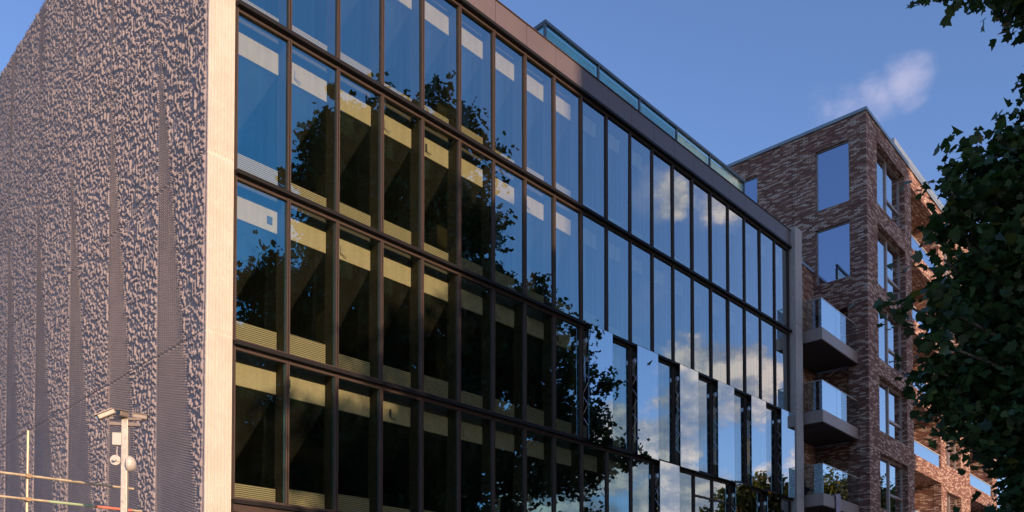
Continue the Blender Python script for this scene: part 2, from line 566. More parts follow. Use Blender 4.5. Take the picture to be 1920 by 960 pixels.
# side wall: pleats + broken ribs, as real relief
WALL_X = -0.82
ys = [0.0]
while ys[-1] < 24.0:
    y = ys[-1]
    ys.append(y + (0.0145 if y < 5.5 else 0.0145 * (1 + (y - 5.5) * 0.16)))
ys = np.array(ys)
zs = np.concatenate([np.arange(0.0, 4.4, 0.2), np.arange(4.4, 21.55, 0.0145), [21.55]])
Yg, Zg = np.meshgrid(ys, zs, indexing='ij')
w = np.where(Zg < 16.15, 0.19 * (16.15 - Zg), 0.10 * (Zg - 16.15))
dark = np.zeros_like(Yg)
depth = np.zeros_like(Yg)
for yv in np.arange(2.40, 26, 3.0):
    inside = (Yg < yv) & (Yg > yv - w)
    dark = np.maximum(dark, inside)
    amp = 0.022 * w
    depth = np.where(inside, amp * (Yg - (yv - w)) / np.maximum(w, 1e-3), depth)
P_RIB, P_ROW = 0.108, 0.058
ph = value_noise(Zg / 0.8, Yg / 0.5, 5) * 0.16
rc = (Yg + 0.10 * ph) / P_RIB
ribi = np.floor(rc + 0.5)
rib = np.clip(1.10 - np.abs(rc - ribi) * 3.6, 0, 1)                    # narrow standing rib, wide gap
row = 0.5 + 0.5 * np.cos(2 * np.pi * (Zg / P_ROW + 0.5 * (ribi % 2)))
n1 = value_noise(ribi * 0.73 + 0.3, Zg / 0.065 + ribi * 3.7, 1)
n2 = value_noise(Yg / 0.05 + 9.3, Zg / 0.05, 2)
n3 = value_noise(Yg / 0.40 + 2.3, Zg / 0.55, 3)
n4 = value_noise(Yg / 0.068 + 5.3, Zg / 0.058, 4)
brk = np.clip((0.36 * n1 + 0.34 * n4 + 0.30 * n2 + 0.08 * (n3 - 0.5) - 0.525) * 9 + 0.5, 0, 1)
h_light = 0.062 * rib * (0.30 + 0.70 * brk) + 0.008 * n2
h_dark = 0.078 * np.clip(rib * 1.3 - 0.2, 0, 1) * (0.02 + 0.98 * row) + 0.004 * n2
h = np.where(dark > 0, h_dark, h_light)
for zj in (8.40, 12.27, 16.15):
    h = np.where(np.abs(Zg - zj) < 0.016, -0.02, h)
edge = np.clip(Yg / 0.03, 0, 1)
Pw = np.stack([WALL_X + depth - h * edge + 0.0, Yg, Zg], -1)
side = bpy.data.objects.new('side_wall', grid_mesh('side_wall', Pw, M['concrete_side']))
C.objects.link(side)
side.parent = office
tag(side, 'rough pleated concrete side wall with broken vertical ribs')
MB().box(-0.78, -0.45, 0.02, 24, 0, 21.5).build('wall_core', M['concrete'], office)
# ribbed corner pier
xs = np.linspace(WALL_X, X0 - 0.01, 150)
zp = np.arange(0.0, 21.56, 0.035)
Xg, Zp = np.meshgrid(xs, zp, indexing='ij')
rp = np.abs(np.cos(np.pi * (Xg - WALL_X) / 0.0775)) ** 1.4
nz = value_noise(Xg / 0.05, Zp / 0.05, 8)
hp = 0.042 * rp + 0.014 * nz * rp
for zj in (8.40, 12.27, 16.15):
    hp = np.where(np.abs(Zp - zj) < 0.02, hp * 0.35, hp)
ed = np.clip(np.minimum(Xg - xs[0], xs[-1] - Xg) / 0.02, 0, 1)
pier = bpy.data.objects.new('corner_pier', grid_mesh('corner_pier', np.stack([Xg, -hp * ed, Zp], -1), M['concrete']))
C.objects.link(pier)
pier.parent = office
MB().box(-0.819, -0.212, 0.012, 0.45, 0, 21.55).build('pier_core', M['concrete'], office)
# far pier
MB().box(XE + 0.10, XE + 0.78, -0.30, 0.6, 0, 8.38).box(XE + 0.10, XE + 0.78, -0.30, 0.6, 8.41, 12.26).box(XE + 0.10, XE + 0.78, -0.30, 0.6, 12.29, 16.14).box(XE + 0.10, XE + 0.78, -0.30, 0.6, 16.17, 20.53).box(XE + 0.12, XE + 0.76, -0.28, 0.55, 0.1, 20.42).build('end_pier', M['concrete_grey'], office)
# body: roof, slabs, inner walls
body = MB()
body.box(-0.45, XE + 0.76, 12.0, 24, 0, 20.2)
body.box(XE + 0.02, XE + 0.76, 0.6, 12.0, 0, 20.2)
body.build('rear_wall', M['concrete_grey'], office)
MB().box(-0.44, XE + 0.74, 0.10, 24, 20.2, 20.32).build('roof', M['roof'], office)
sl = MB()
for z in TZ:
    sl.box(-0.44, XE + 0.01, 0.42, 12.0, z - 0.32, z + 0.10)
sl.build('floor_slab', M['ceiling_in'], office)
iw = MB()
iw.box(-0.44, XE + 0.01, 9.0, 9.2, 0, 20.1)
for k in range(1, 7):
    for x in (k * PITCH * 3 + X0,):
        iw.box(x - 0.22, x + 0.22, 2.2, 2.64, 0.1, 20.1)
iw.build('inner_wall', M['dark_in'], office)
# fascia band, one panel per bay
fa = MB()
for i in range(NB):
    a, b_ = X0 + i * PITCH, X0 + (i + 1) * PITCH
    fa.box(a + 0.006 - (0 if i else 0.0), b_ - 0.006, -0.10, 0.02, TZ[4] + 0.10, ZROOF)
fa.build('fascia', M['fascia'], office)
MB().box(X0, XE + 0.05, -0.085, 0.10, TZ[4] + 0.11, ZROOF - 0.01).build('fascia_backing', M['seam'], office)
MB().box(X0 - 0.02, XE + 0.09, -0.125, 0.16, ZROOF + 0.002, ZROOF + 0.035).build('fascia_capping', M['bronze'], office)
MB().box(X0 - 0.62, X0 - 0.02, 0.0, 0.5, 21.56, 21.60).build('pier_capping', M['bronze'], office)
# transom ledges
for k, z in enumerate(TZ):
    mb = MB().box(X0, XE + 0.05, -0.17, 0.05, z - 0.055, z + 0.034)
    mb.build('transom_ledge', M['ledge'], office)
# sill beam and ground floor
MB().box(X0, XE + 0.05, -0.10, 0.30, 4.30, 4.74).box(X0, XE + 0.05, -0.14, -0.1, 4.56, 4.60).build('sill_beam', M['bronze'], office)
gf = MB()
for i in range(0, NB + 1, 2):
    x = X0 + i * PITCH
    gf.box(x - 0.05, x + 0.05, -0.04, 0.1, 0.13, 4.30)
gf.box(X0, XE, -0.03, 0.1, 0.13, 0.35)
gf.box(X0, XE, -0.03, 0.1, 2.9, 3.0)
gf.build('shopfront_frame', M['bronze'], office)
MB().quad((X0, 0.03, 0.3), (XE, 0.03, 0.3), (XE, 0.03, 4.3), (X0, 0.03, 4.3)).build('shopfront_glass', M['g_out'], office)

# windows -----------------------------------------------------------
FW = 0.043


def frame_mesh(h, rail=None):
    m = MB()
    m.box(0.008, FW, -0.058, 0.06, 0.05, h - 0.05)
    m.box(PITCH - FW, PITCH - 0.008, -0.058, 0.06, 0.05, h - 0.05)
    m.box(FW, PITCH - FW, -0.045, 0.05, 0.05, 0.105)
    m.box(FW, PITCH - FW, -0.045, 0.05, h - 0.14, h - 0.05)
    m.box(FW + .0, PITCH - FW, -0.062, -0.045, h - 0.075, h - 0.052)
    m.box(-0.008, 0.008, -0.03, 0.05, 0.05, h - 0.05)
    if rail:
        m.box(FW, PITCH - FW, -0.045, 0.05, rail, rail + 0.07)
    return m.mesh('window', M['bronze'])


def pane_mesh(h, mat):
    return MB().quad((FW, 0, 0.105), (PITCH - FW, 0, 0.105), (PITCH - FW, 0, h - 0.14), (FW, 0, h - 0.14)).mesh('pane', mat)


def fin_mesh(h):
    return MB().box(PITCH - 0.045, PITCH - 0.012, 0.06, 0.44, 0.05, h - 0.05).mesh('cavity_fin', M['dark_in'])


def box_mesh(h):
    return MB().box(0.0, PITCH - 0.06, 0.37, 0.42, h - 0.78, h - 0.27).mesh('blind_box', M['cream'])


def louvre_mesh(h, lh):
    return MB().box(0.0, PITCH - 0.06, 0.36, 0.40, 0.12, 0.12 + lh).mesh('louvre_panel', M['louvre'])


def inner_mesh(h, fold, lh):
    a = (0.0, 0.40, 0.12 + lh); b_ = (PITCH - 0.06, 0.40, 0.12 + lh); c = (PITCH - 0.06, 0.40, h - 0.78); d = (0.0, 0.40, h - 0.78)
    b2 = (b_[0], b_[1] + fold, b_[2])
    m = MB()
    m.poly([a, c, d])
    m.poly([a, b2, c])
    me = m.mesh('inner_pane', M['g_in'])
    me.materials.append(M['g_dust'])
    me.polygons[0].material_index = 1  # hazed half, with the added fold, makes the painted light wedge
    return me


OUT = 0.25


def stay_mesh(h):
    m = MB()
    for z0 in (0.45, h * 0.5 - 0.75, h * 0.5 + 0.10, h - 1.25):
        for y0, y1, za, zb in ((-OUT + 0.02, 0.0, 0.0, 0.34), (0.0, -OUT + 0.02, 0.36, 0.70)):
            m.tube([(0.075, y0, z0 + za), (0.075, y1, z0 + zb)], 0.011, 6)
    m.box(0.062, 0.075, -0.20, -0.04, h - 0.62, h - 0.48)
    return m.mesh('scissor_stay', M['stay'])


def strip_mesh(h):
    m = MB()
    m.box(0.10, 0.16, -OUT + 0.015, -OUT + 0.09, 0.02, h - 0.02)
    m.box(PITCH - 0.06, PITCH - 0.015, -OUT + 0.015, -OUT + 0.09, 0.02, h - 0.02)
    m.box(0.16, PITCH - 0.06, -OUT + 0.015, -OUT + 0.08, 0.02, 0.07)
    m.box(0.16, PITCH - 0.06, -OUT + 0.015, -OUT + 0.08, h - 0.07, h - 0.02)
    return m.mesh('sash_frame', M['ledge'])


def sash_pane_mesh(h):
    return MB().box(0.09, PITCH - 0.0, -OUT, -OUT + 0.014, 0.0, h).mesh('sash_pane', M['g_open'])


cache = {}
OPEN3 = {9, 11, 13, 15, 17, 19}
OPEN4 = {12, 16, 18}
for r in range(4):
    z0, z1 = TZ[3 - r], TZ[4 - r]
    h = z1 - z0
    for i in range(NB):
        is_open = (r == 2 and i in OPEN3) or (r == 3 and i in OPEN4)
        rail = 2.55 if (r == 3 and i in (14, 15)) else None
        lh = [0.50, 0.52, 0.55, 0.42][r] + ((i * 7 + r * 5) % 3 - 1) * 0.06
        kinds = (r, is_open, rail, lh)
        if kinds not in cache:
            cache[kinds] = dict(f=frame_mesh(h, rail), p=pane_mesh(h, M['g_out']), fin=fin_mesh(h), b=box_mesh(h), l=louvre_mesh(h, lh),
                                i1=inner_mesh(h, 0.05, lh), i2=inner_mesh(h, 0.03, lh), st=stay_mesh(h), sf=strip_mesh(h), sp=sash_pane_mesh(h))
        c = cache[kinds]
        x = X0 + i * PITCH
        wdw = put('window', c['f'], office, (x, 0, z0))
        if is_open:
            tag(wdw, 'window pushed straight outwards on scissor stays')
            put('sash_pane', c['sp'], wdw, (0, 0, -0.03), (R(random.uniform(-.1, .1)), 0, R(random.uniform(-.12, .12))))
            put('sash_frame', c['sf'], wdw)
            put('scissor_stay', c['st'], wdw)
        else:
            put('pane', c['p'], wdw, (0, 0.0, 0), (R(random.uniform(-.2, .2)), 0, R(random.uniform(-.26, .26))))
            put('cavity_fin', c['fin'], wdw)
        put('blind_box', c['b'], wdw)
        put('louvre_panel', c['l'], wdw)
        put('inner_pane', c['i1'] if (i + r) % 2 else c['i2'], wdw)

# small fittings on the cream boxes and pale items inside
for k, (bi, rr_) in enumerate(((1, 1), (4, 1), (6, 2), (3, 3), (2, 2), (7, 1), (5, 3), (8, 2), (3, 1))):
    x = X0 + bi * PITCH + 0.35 + 0.07 * (k % 4)
    zt = TZ[4 - rr_] - 0.55
    MB().box(x, x + 0.045, 0.33, 0.368, zt - 0.10, zt + 0.10).tube([(x + 0.02, 0.345, zt - 0.1), (x + 0.16, 0.30, zt - 0.16)], 0.012, 6).build('blind_bracket', M['teal_frame'] if k % 2 else M['white'], office)
for (x, z, wd, hh) in ((0.80, 11.42, 0.13, 0.17), (1.30, 7.72, 0.13, 0.20)):
    MB().box(x, x + wd, 0.345, 0.368, z, z + hh).build('control_box', M['teal_frame'], office)

# glazed roof screen
RS0, RS1, RSY = 12.25, 26.10, 2.0
rs = MB()
rs.box(RS0 - 0.04, RS1 + 0.04, RSY - 0.05, RSY + 0.08, 23.25, 23.36)
rs.box(RS0 - 0.04, RS0 + 0.08, RSY + 0.08, 6.0, 23.22, 23.36)
rs.box(RS0, RS1, RSY - 0.02, RSY + 0.06, 20.32, 20.44)
divs = [12.25, 15.2, 17.8, 20.43, 23.06, 26.08]
for x in divs:
    rs.box(x - 0.035, x + 0.035, RSY - 0.03, RSY + 0.06, 20.4, 23.25)
rs.box(RS0 - 0.03, RS0 + 0.05, 5.9, 6.0, 20.4, 23.25)
rscr = rs.build('roof_screen', M['teal_frame'], office)
M['g_roofp'] = glass('roof_screen_glass_pale', 0.05, 4.5, (0.6, 0.9, 0.9), (0.93, 0.98, 0.92), wave=0.03)
for a, b_ in zip(divs[:-1], divs[1:]):
    MB().box(a + 0.035, b_ - 0.035, RSY + 0.01, RSY + 0.022, 20.44, 23.22).build('screen_pane', M['g_roofp' if a > 20 else 'g_roof'], rscr)
MB().box(RS0 - 0.006, RS0 + 0.006, RSY + 0.06, 5.9, 20.44, 23.22).build('screen_pane', M['g_roof'], rscr)
M['blind'] = plain('pale_blind', (0.80, 0.82, 0.62), 0.8, var=0.15, scale=0.5)  # pale colour paints the cloud reflection of the last two screen panels
M['blind_t'] = plain('teal_blind', (0.42, 0.68, 0.64), 0.8, var=0.6, scale=0.55)
for k, (a, b_) in enumerate(zip(divs[:-1], divs[1:])):
    MB().box(a + 0.05, b_ - 0.05, RSY + 0.10, RSY + 0.13, 20.45, 23.2).build('screen_blind', M['blind'] if k > 2 else M['blind_t'], rscr)  # added panels behind the glass carry its painted reflection and teal tone
MB().box(RS0 + .1, RS1 - .1, 5.7, 5.8, 20.32, 23.2).build('screen_back', M['dark_in'], rscr)

# ------------------------------------------------------------------ apartment building
BR = R(2.2)
apt = tag(empty('apartment_building', (31.78, -1.42, 0), BR), 'mottled brown brick apartment block with tall windows and deep loggias', 'apartment block')


def wall_holes(axis, o, u0, u1, z0, z1, holes, thick, mb=None):
    """wall in plane axis ('x': runs along x at y=o ; 'y': runs along y at x=o), thickness towards + side"""
    mb = mb or MB()
    us = sorted({u0, u1} | {q for hh in holes for q in hh[:2] if u0 < q < u1})
    zz = sorted({z0, z1} | {q for hh in holes for q in hh[2:4] if z0 < q < z1})

    def solid(i, j):
        if i < 0 or j < 0 or i >= len(us) - 1 or j >= len(zz) - 1:
            return False
        uc, zc = (us[i] + us[i + 1]) / 2, (zz[j] + zz[j + 1]) / 2
        return not any(a < uc < b and c < zc < d for a, b, c, d in [hh[:4] for hh in holes])

    def P(u, t, z):
        return (u, o + t, z) if axis == 'x' else (o + t, u, z)
    for i in range(len(us) - 1):
        for j in range(len(zz) - 1):
            if not solid(i, j):
                continue
            a, b, c, d = us[i], us[i + 1], zz[j], zz[j + 1]
            mb.quad(P(a, 0, c), P(b, 0, c), P(b, 0, d), P(a, 0, d))
            mb.quad(P(a, thick, c), P(a, thick, d), P(b, thick, d), P(b, thick, c))
            if not solid(i - 1, j):
                mb.quad(P(a, 0, c), P(a, 0, d), P(a, thick, d), P(a, thick, c))
            if not solid(i + 1, j):
                mb.quad(P(b, 0, c), P(b, thick, c), P(b, thick, d), P(b, 0, d))
            if not solid(i, j - 1):
                mb.quad(P(a, 0, c), P(a, thick, c), P(b, thick, c), P(b, 0, c))
            if not solid(i, j + 1):
                mb.quad(P(a, 0, d), P(b, 0, d), P(b, thick, d), P(a, thick, d))
    return mb


ZT = 27.80
floors = [(23.85, 27.02), (19.77, 22.90), (16.05, 19.12), (12.41, 15.20), (8.53, 11.34), (4.7, 7.5)]
lofl = [(23.55, 26.90), (19.65, 22.78), (15.9, 18.95), (12.2, 15.1), (8.35, 11.34), (4.6, 7.5)]
fh = []
for (a, b_) in floors:
    fh.append((1.50, 5.85, a, b_))
for (a, b_) in lofl:
    fh.append((6.95, 12.05, a, b_))
for (a, b_) in floors:
    fh.append((13.2, 16.4, a + 0.2, b_ - 0.3))
for (a, b_) in lofl:
    fh.append((18.6, 24.6, a, b_))
T = 0.42
wall_holes('x', 0.0, 0.0, 26.0, 0.0, ZT, fh, T).build('front_wall', M['brick'], apt)
eh = [(0.82, 2.50, 23.65, 26.72), (0.82, 2.52, 19.88, 22.68), (5.63, 7.4, 23.3, 26.78), (5.63, 7.4, 19.5, 22.6)]
rec = [(0.95, 2.66, 0.0, 18.38)]
wall_holes('y', 0.002, T, 16.0, 0.0, ZT, eh + rec, T).build('end_wall', M['brick'], apt)
wall_holes('y', 0.45, 0.9, 2.7, 0.0, 18.5, [], 0.3).build('recess_wall', M['brick'], apt)
MB().box(0.1, 25.9, 15.6, 16.0, 0, ZT).box(25.6, 25.99, 0.5, 15.6, 0, ZT).build('rear_wall', M['brick'], apt)
MB().box(0.2, 25.8, 0.3, 15.8, ZT - 0.4, ZT - 0.2).build('roof', M['roof'], apt)
cp = MB()
cp.box(-0.07, 26.05, -0.07, 0.45, ZT + 0.003, ZT + 0.16)
cp.box(-0.07, 0.45, 0.45, 16.05, ZT + 0.003, ZT + 0.16)
cp.build('coping', M['coping'], apt)
inn = MB()
for z in (27.2, 23.2, 19.4, 15.55, 11.8, 7.95, 4.1):
    inn.box(0.43, 25.5, 1.9, 15.5, z - 0.05, z + 0.2)
    inn.box(0.43, 6.6, 0.43, 1.9, z - 0.05, z + 0.2)
    inn.box(12.4, 18.2, 0.43, 1.9, z - 0.05, z + 0.2)
inn.box(0.5, 25.5, 5.0, 5.1, 0, 27.3)
inn.build('inner_floor', M['room'], apt)
# wing between the two buildings, carrying the balconies
ctr = wall_holes('x', 2.66, -4.6, 0.0, 0.0, 20.55, [(-3.6, -1.8, 16.1, 18.6), (-3.6, -1.8, 12.3, 14.9), (-3.6, -1.8, 8.6, 11.2)], 0.4)
ctr.build('wing_wall', M['brick'], apt)
MB().box(-4.6, 0.0, 3.06, 12, 0, 20.4).build('wing_body', M['room'], apt)
MB().box(-4.65, 0.0, 2.60, 3.1, 20.553, 20.68).build('wing_coping', M['coping'], apt)
for z0, z1 in ((16.1, 18.6), (12.3, 14.9), (8.6, 11.2)):
    d = MB().box(-3.6, -3.5, 2.8, 2.9, z0, z1).box(-1.9, -1.8, 2.8, 2.9, z0, z1).box(-2.75, -2.65, 2.8, 2.9, z0, z1).box(-3.5, -1.9, 2.8, 2.9, z1 - 0.1, z1).build('balcony_door', M['win_frame'], apt)
    MB().quad((-3.5, 2.85, z0), (-1.9, 2.85, z0), (-1.9, 2.85, z1 - .1), (-3.5, 2.85, z1 - .1)).build('pane', M['g_brick'], d)

MB().box(-0.003, 0.05, 3.70, 3.715, 18.4, ZT).build('movement_joint', M['seam'], apt)
# end wall windows
for (s0, s1, z0, z1) in eh:
    m = MB()
    m.box(0.10, 0.20, s0, s0 + 0.06, z0, z1).box(0.10, 0.20, s1 - 0.06, s1, z0, z1)
    m.box(0.10, 0.20, s0 + 0.06, s1 - 0.06, z0, z0 + 0.07).box(0.10, 0.20, s0 + 0.06, s1 - 0.06, z1 - 0.06, z1)
    wn = m.build('end_window', M['win_frame'], apt)
    MB().quad((0.15, s0 + .06, z0 + .07), (0.15, s1 - .06, z0 + .07), (0.15, s1 - .06, z1 - .06), (0.15, s0 + .06, z1 - .06)).build('pane', M['g_brick'], wn)
    MB().box(0.02, 0.12, s0, s1, z0 - 0.03, z0 + 0.03).build('sill', M['win_frame'], wn)


def front_window(u0, u1, z0, z1, mul, tr):
    y = 0.27
    m = MB()
    m.box(u0, u0 + 0.14, y, y + 0.12, z0, z1).box(u1 - 0.08, u1, y, y + 0.12, z0, z1)
    m.box(u0 + 0.14, u1 - 0.08, y, y + 0.12, z0, z0 + 0.08).box(u0 + 0.14, u1 - 0.08, y, y + 0.12, z1 - 0.08, z1)
    um = u0 + (u1 - u0) * mul
    m.box(um - 0.07, um + 0.07, y - 0.01, y + 0.12, z0 + 0.08, z1 - 0.08)
    zt = z0 + (z1 - z0) * tr
    m.box(um + 0.07, u1 - 0.08, y - 0.01, y + 0.12, zt - 0.06, zt + 0.06)
    wn = m.build('front_window', M['win_frame'], apt)
    for (a, b_, c, d) in ((u0 + .14, um - .07, z0 + .08, z1 - .08), (um + .07, u1 - .08, zt + .06, z1 - .08), (um + .07, u1 - .08, z0 + .08, zt - .06)):
        p = MB().quad((a, y + .06, c), (b_, y + .06, c), (b_, y + .06, d), (a, y + .06, d)).build('pane', M['g_brick'], wn)
    MB().box(u0, u1, 0.02, y, z0 - 0.03, z0 + 0.025).build('sill', M['win_frame'], wn)
    return wn


for (a, b_) in floors:
    front_window(1.50, 5.85, a, b_, 0.50, 0.36)
for (a, b_) in floors:
    front_window(13.2, 16.4, a + 0.2, b_ - 0.3, 0.5, 0.36)
# loggias
for u0, u1 in ((6.95, 12.05), (18.6, 24.6)):
    for k, (a, b_) in enumerate(lofl):
        dz = 1.6
        lg = MB()
        lg.box(u0 - 0.4, u0 - 0.01, T, dz, a - 0.3, b_ + 0.2)
        lg.box(u1 + 0.01, u1 + 0.4, T, dz, a - 0.3, b_ + 0.2)
        lg.box(u0 - 0.01, u1 + 0.01, T, dz, b_ + 0.01, b_ + 0.2)
        lg.box(u0 - 0.01, u1 + 0.01, T, dz, a - 0.2, a - 0.01)
        lo = lg.build('loggia', M['brick'], apt)
        MB().box(u0, u1, dz, dz + 0.1, a - 0.2, b_ + 0.2).build('back_panel', M['panel_wall'], lo)
        um = u0 + (u1 - u0) * 0.45
        dr = MB().box(um, um + .09, dz - 0.06, dz, a, b_ - 0.5).box(um + 1.8, um + 1.89, dz - 0.06, dz, a, b_ - 0.5).box(um, um + 1.89, dz - 0.06, dz, b_ - 0.5, b_ - 0.4).build('loggia_door', M['win_frame'], lo)
        MB().quad((um + .09, dz - .03, a), (um + 1.8, dz - .03, a), (um + 1.8, dz - .03, b_ - .5), (um + .09, dz - .03, b_ - .5)).build('pane', M['g_brick'], dr)
        MB().box(u0 + .01, u1 - .01, 0.06, 0.075, a, a + 0.75).build('balustrade', M['g_balc2'], lo)
        MB().box(u0 + .01, u1 - .01, 0.04, 0.095, a + 0.75, a + 0.80).build('handrail', M['steel'], lo)
# penthouse set back on the roof
ph_ = MB().box(9.0, 25.0, 3.0, 14.0, 27.6, 30.4).build('penthouse', M['panel_wall'], apt)
MB().box(8.2, 25.6, 1.2, 14.5, 30.4, 30.75).build('penthouse_roof', M['coping'], apt)
MB().box(9.0, 25.4, 0.5, 0.515, ZT + .16, ZT + 1.2).build('roof_balustrade', M['g_balc2'], apt)

# balconies
for k, zb in enumerate((15.45, 11.73, 7.97, 4.2)):
    o0, o1, s0, s1 = -4.42, -0.01, 0.50, 2.655
    b0 = MB().box(o0, o1, s0, s1, zb + 0.02, zb + 0.56).build('balcony', M['balc'], apt, bevel=0.01)
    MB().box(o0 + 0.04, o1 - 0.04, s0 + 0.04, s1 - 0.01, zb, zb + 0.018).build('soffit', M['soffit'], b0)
    zg0, zg1 = zb + 0.57, zb + 0.56 + 1.33
    for a, b_, g in ((o0 + 0.03, -2.72, 'g_balc2'), (-2.70, -2.15, 'g_balc2'), (-2.13, o1 - 0.02, 'g_balc')):
        MB().box(a, b_, s0 + 0.03, s0 + 0.045, zg0, zg1).build('glass_panel', M[g], b0)
    for a, b_ in ((s0 + 0.05, 1.55), (1.57, s1 - 0.02)):
        MB().box(o0 + 0.03, o0 + 0.045, a, b_, zg0, zg1).build('glass_panel', M['g_balc'], b0)
    MB().box(o0 + 0.015, o1 - 0.02, s0 + 0.02, s0 + 0.055, zg1, zg1 + 0.025).box(o0 + 0.015, o0 + 0.06, s0 + 0.055, s1 - 0.02, zg1, zg1 + 0.025).build('handrail', M['steel'], b0)


def apt_pt(o, s, z):
    c, sn = math.cos(BR), math.sin(BR)
    return (31.78 + o * c - s * sn, -1.42 + o * sn + s * c, z)


# cloth over the lowest visible balcony
g = []
for i in range(13):
    rowp = []
    for j in range(9):
        t_ = i / 12
        wv = 0.03 * math.sin(j * 1.7 + t_ * 2) * (0.3 + t_)
        rowp.append((-3.15 + j * 0.075 * (1 - 0.25 * t_) + 0.08 * t_, 0.46 - 0.03 + wv, 9.22 - 1.35 * t_ - 0.05 * math.sin(j)))
    g.append(rowp)
cl = bpy.data.objects.new('hanging_towel', grid_mesh('hanging_towel', np.array(g), M['cloth'], True))
C.objects.link(cl)
cl.location = (31.78, -1.42, -0.55)
cl.rotation_euler = (0, 0, BR)
cl.modifiers.new('thickness', 'SOLIDIFY').thickness = 0.015
tag(cl, 'lilac grey towel hanging from the edge of the lowest balcony in view', 'towel')
# slatted bench behind the glass of the lowest balcony
bt = tag(empty('garden_bench', apt_pt(-3.6, 1.6, 8.53), BR), 'dark slatted bench behind the glass of the lowest balcony in view', 'bench')
m = MB()
for k in range(5):
    m.box(-0.6, 0.6, 0.3, 0.34, 0.45 + k * 0.11, 0.52 + k * 0.11)
m.build('backrest', M['wicker'], bt)
m = MB()
for k in range(5):
    m.box(-0.6, 0.6, -0.2 + k * 0.1, -0.12 + k * 0.1, 0.40, 0.43)
m.build('seat', M['wicker'], bt)
for sx in (-0.57, 0.53):
    MB().box(sx, sx + 0.05, 0.3, 0.35, 0, 0.98).build('leg', M['wicker'], bt)
    MB().box(sx, sx + 0.05, -0.2, -0.15, 0, 0.40).build('leg', M['wicker'], bt)
# bulkhead lamp on the recess wall
lp = tag(empty('wall_lamp', apt_pt(0.45, 1.25, 10.35), BR), 'small round white wall lamp above the lowest balcony in view', 'lamp')
MB().tube([(0, 0, 0), (-0.05, 0, 0)], 0.10, 16).build('base', M['steel'], lp)
MB().tube([(-0.05, 0, 0), (-0.09, 0, 0), (-0.12, 0, 0)], [0.085, 0.075, 0.03], 16).build('lamp_shade', M['lampw'], lp)

# rooftop plant unit on the office (seen mirrored in the brick block's window)
pu = tag(empty('rooftop_plant_unit', (22.0, 7.5, 20.32)), 'dark boxy ventilation unit with pipes on the office roof behind the glazed screen', 'ventilation unit')
MB().box(-2.4, 1.8, -3.2, 1.6, 0, 2.5).build('housing', M['black'], pu)
MB().tube([(-0.4, 0, 2.5), (-0.4, 0, 3.9)], 0.05).tube([(0.3, 0, 2.5), (0.3, -.4, 3.1), (-0.9, -2.2, 3.2), (-.9, -2.2, 2.5)], 0.05).build('pipework', M['steel'], pu)

# ------------------------------------------------------------------ CCTV pole
pole = tag(empty('camera_pole', (-3.45, -2.62, 0.13)), 'square galvanised pole carrying security cameras in front of the pleated wall', 'camera pole')
pole.rotation_euler = (0, 0, R(-35))
MB().box(-0.05, 0.05, -0.05, 0.05, 0, 5.30).build('post', M['steel'], pole, bevel=0.006)
MB().box(-0.16, 0.16, -0.16, 0.16, 0, 0.03).build('base_plate', M['steel'], pole)
MB().box(-0.24, 0.24, -0.035, 0.035, 5.20, 5.25).box(-0.24, 0.26, -0.03, 0.03, 5.30, 5.335).build('crossarm', M['cam_grey'], pole)
cvec = Vector((math.sin(R(44.2)), -math.cos(R(44.2)), 0))
c20 = Matrix.Rotation(R(-20), 3, 'Z')


def camera_head(px, ph2, pz, yaw, pitch, ln, wdt, label):
    e = empty('security_camera', (px, ph2, pz))
    e.parent = pole
    e.rotation_euler = (0, R(pitch), R(yaw))
    MB().box(-ln / 2, ln / 2, -wdt / 2, wdt / 2, -wdt * 0.42, wdt * 0.36).build('housing', M['cam_grey'], e, bevel=0.018)
    MB().box(-ln * 0.42, ln * 0.62, -wdt * 0.58, wdt * 0.58, wdt * 0.37, wdt * 0.44).build('sunshield', M['cam_grey'], e)
    MB().tube([(ln / 2, 0, 0), (ln / 2 + 0.012, 0, 0)], wdt * 0.33, 14).build('lens', M['lens'], e)
    MB().tube([(-ln * 0.2, 0, -wdt * 0.4), (-ln * 0.35, 0, -wdt * 0.95)], 0.016, 8).build('bracket', M['cam_grey'], e)
    e['label'] = label


camera_head(-0.30, 0.0, 5.38, 197, 30, 0.30, 0.115, 'camera angled down to the left')
camera_head(0.22, 0.02, 5.37, 10, 4, 0.24, 0.10, 'camera pointing to the right')
camera_head(-0.02, -0.10, 5.37, 250, 5, 0.22, 0.11, 'camera pointing outwards')
MB().box(-0.19, -0.052, -0.06, 0.06, 4.86, 5.07).build('junction_box', M['white'], pole, bevel=0.008)
MB().tube([(-0.12, 0, 4.86), (-0.125, -0.01, 4.76), (-0.12, 0, 4.68)], 0.008, 6).build('cable', M['white'], pole)
MB().tube([(-0.15, 0.0, 4.62), (-0.15, 0.02, 4.62)], 0.085, 18).tube([(-0.05, 0, 4.60), (-0.15, 0.0, 4.60)], 0.014, 8).tube([(-0.15, -0.07, 4.62), (-0.15, 0, 4.62)], 0.03, 10).build('floodlight', M['white'], pole)
bm_pts = [(0.06, 0, 0), (0.10, 0, 0), (0.14, 0, 0), (0.175, 0, 0), (0.19, 0, 0)]
hn = MB().tube([(0.05, 0, 4.56), (0.08, 0, 4.56), (0.13, 0, 4.56), (0.16, 0, 4.56), (0.175, 0, 4.56)], [0.135, 0.135, 0.115, 0.075, 0.03], 20)
hn.build('dish_antenna', M['white'], pole, smooth=False)

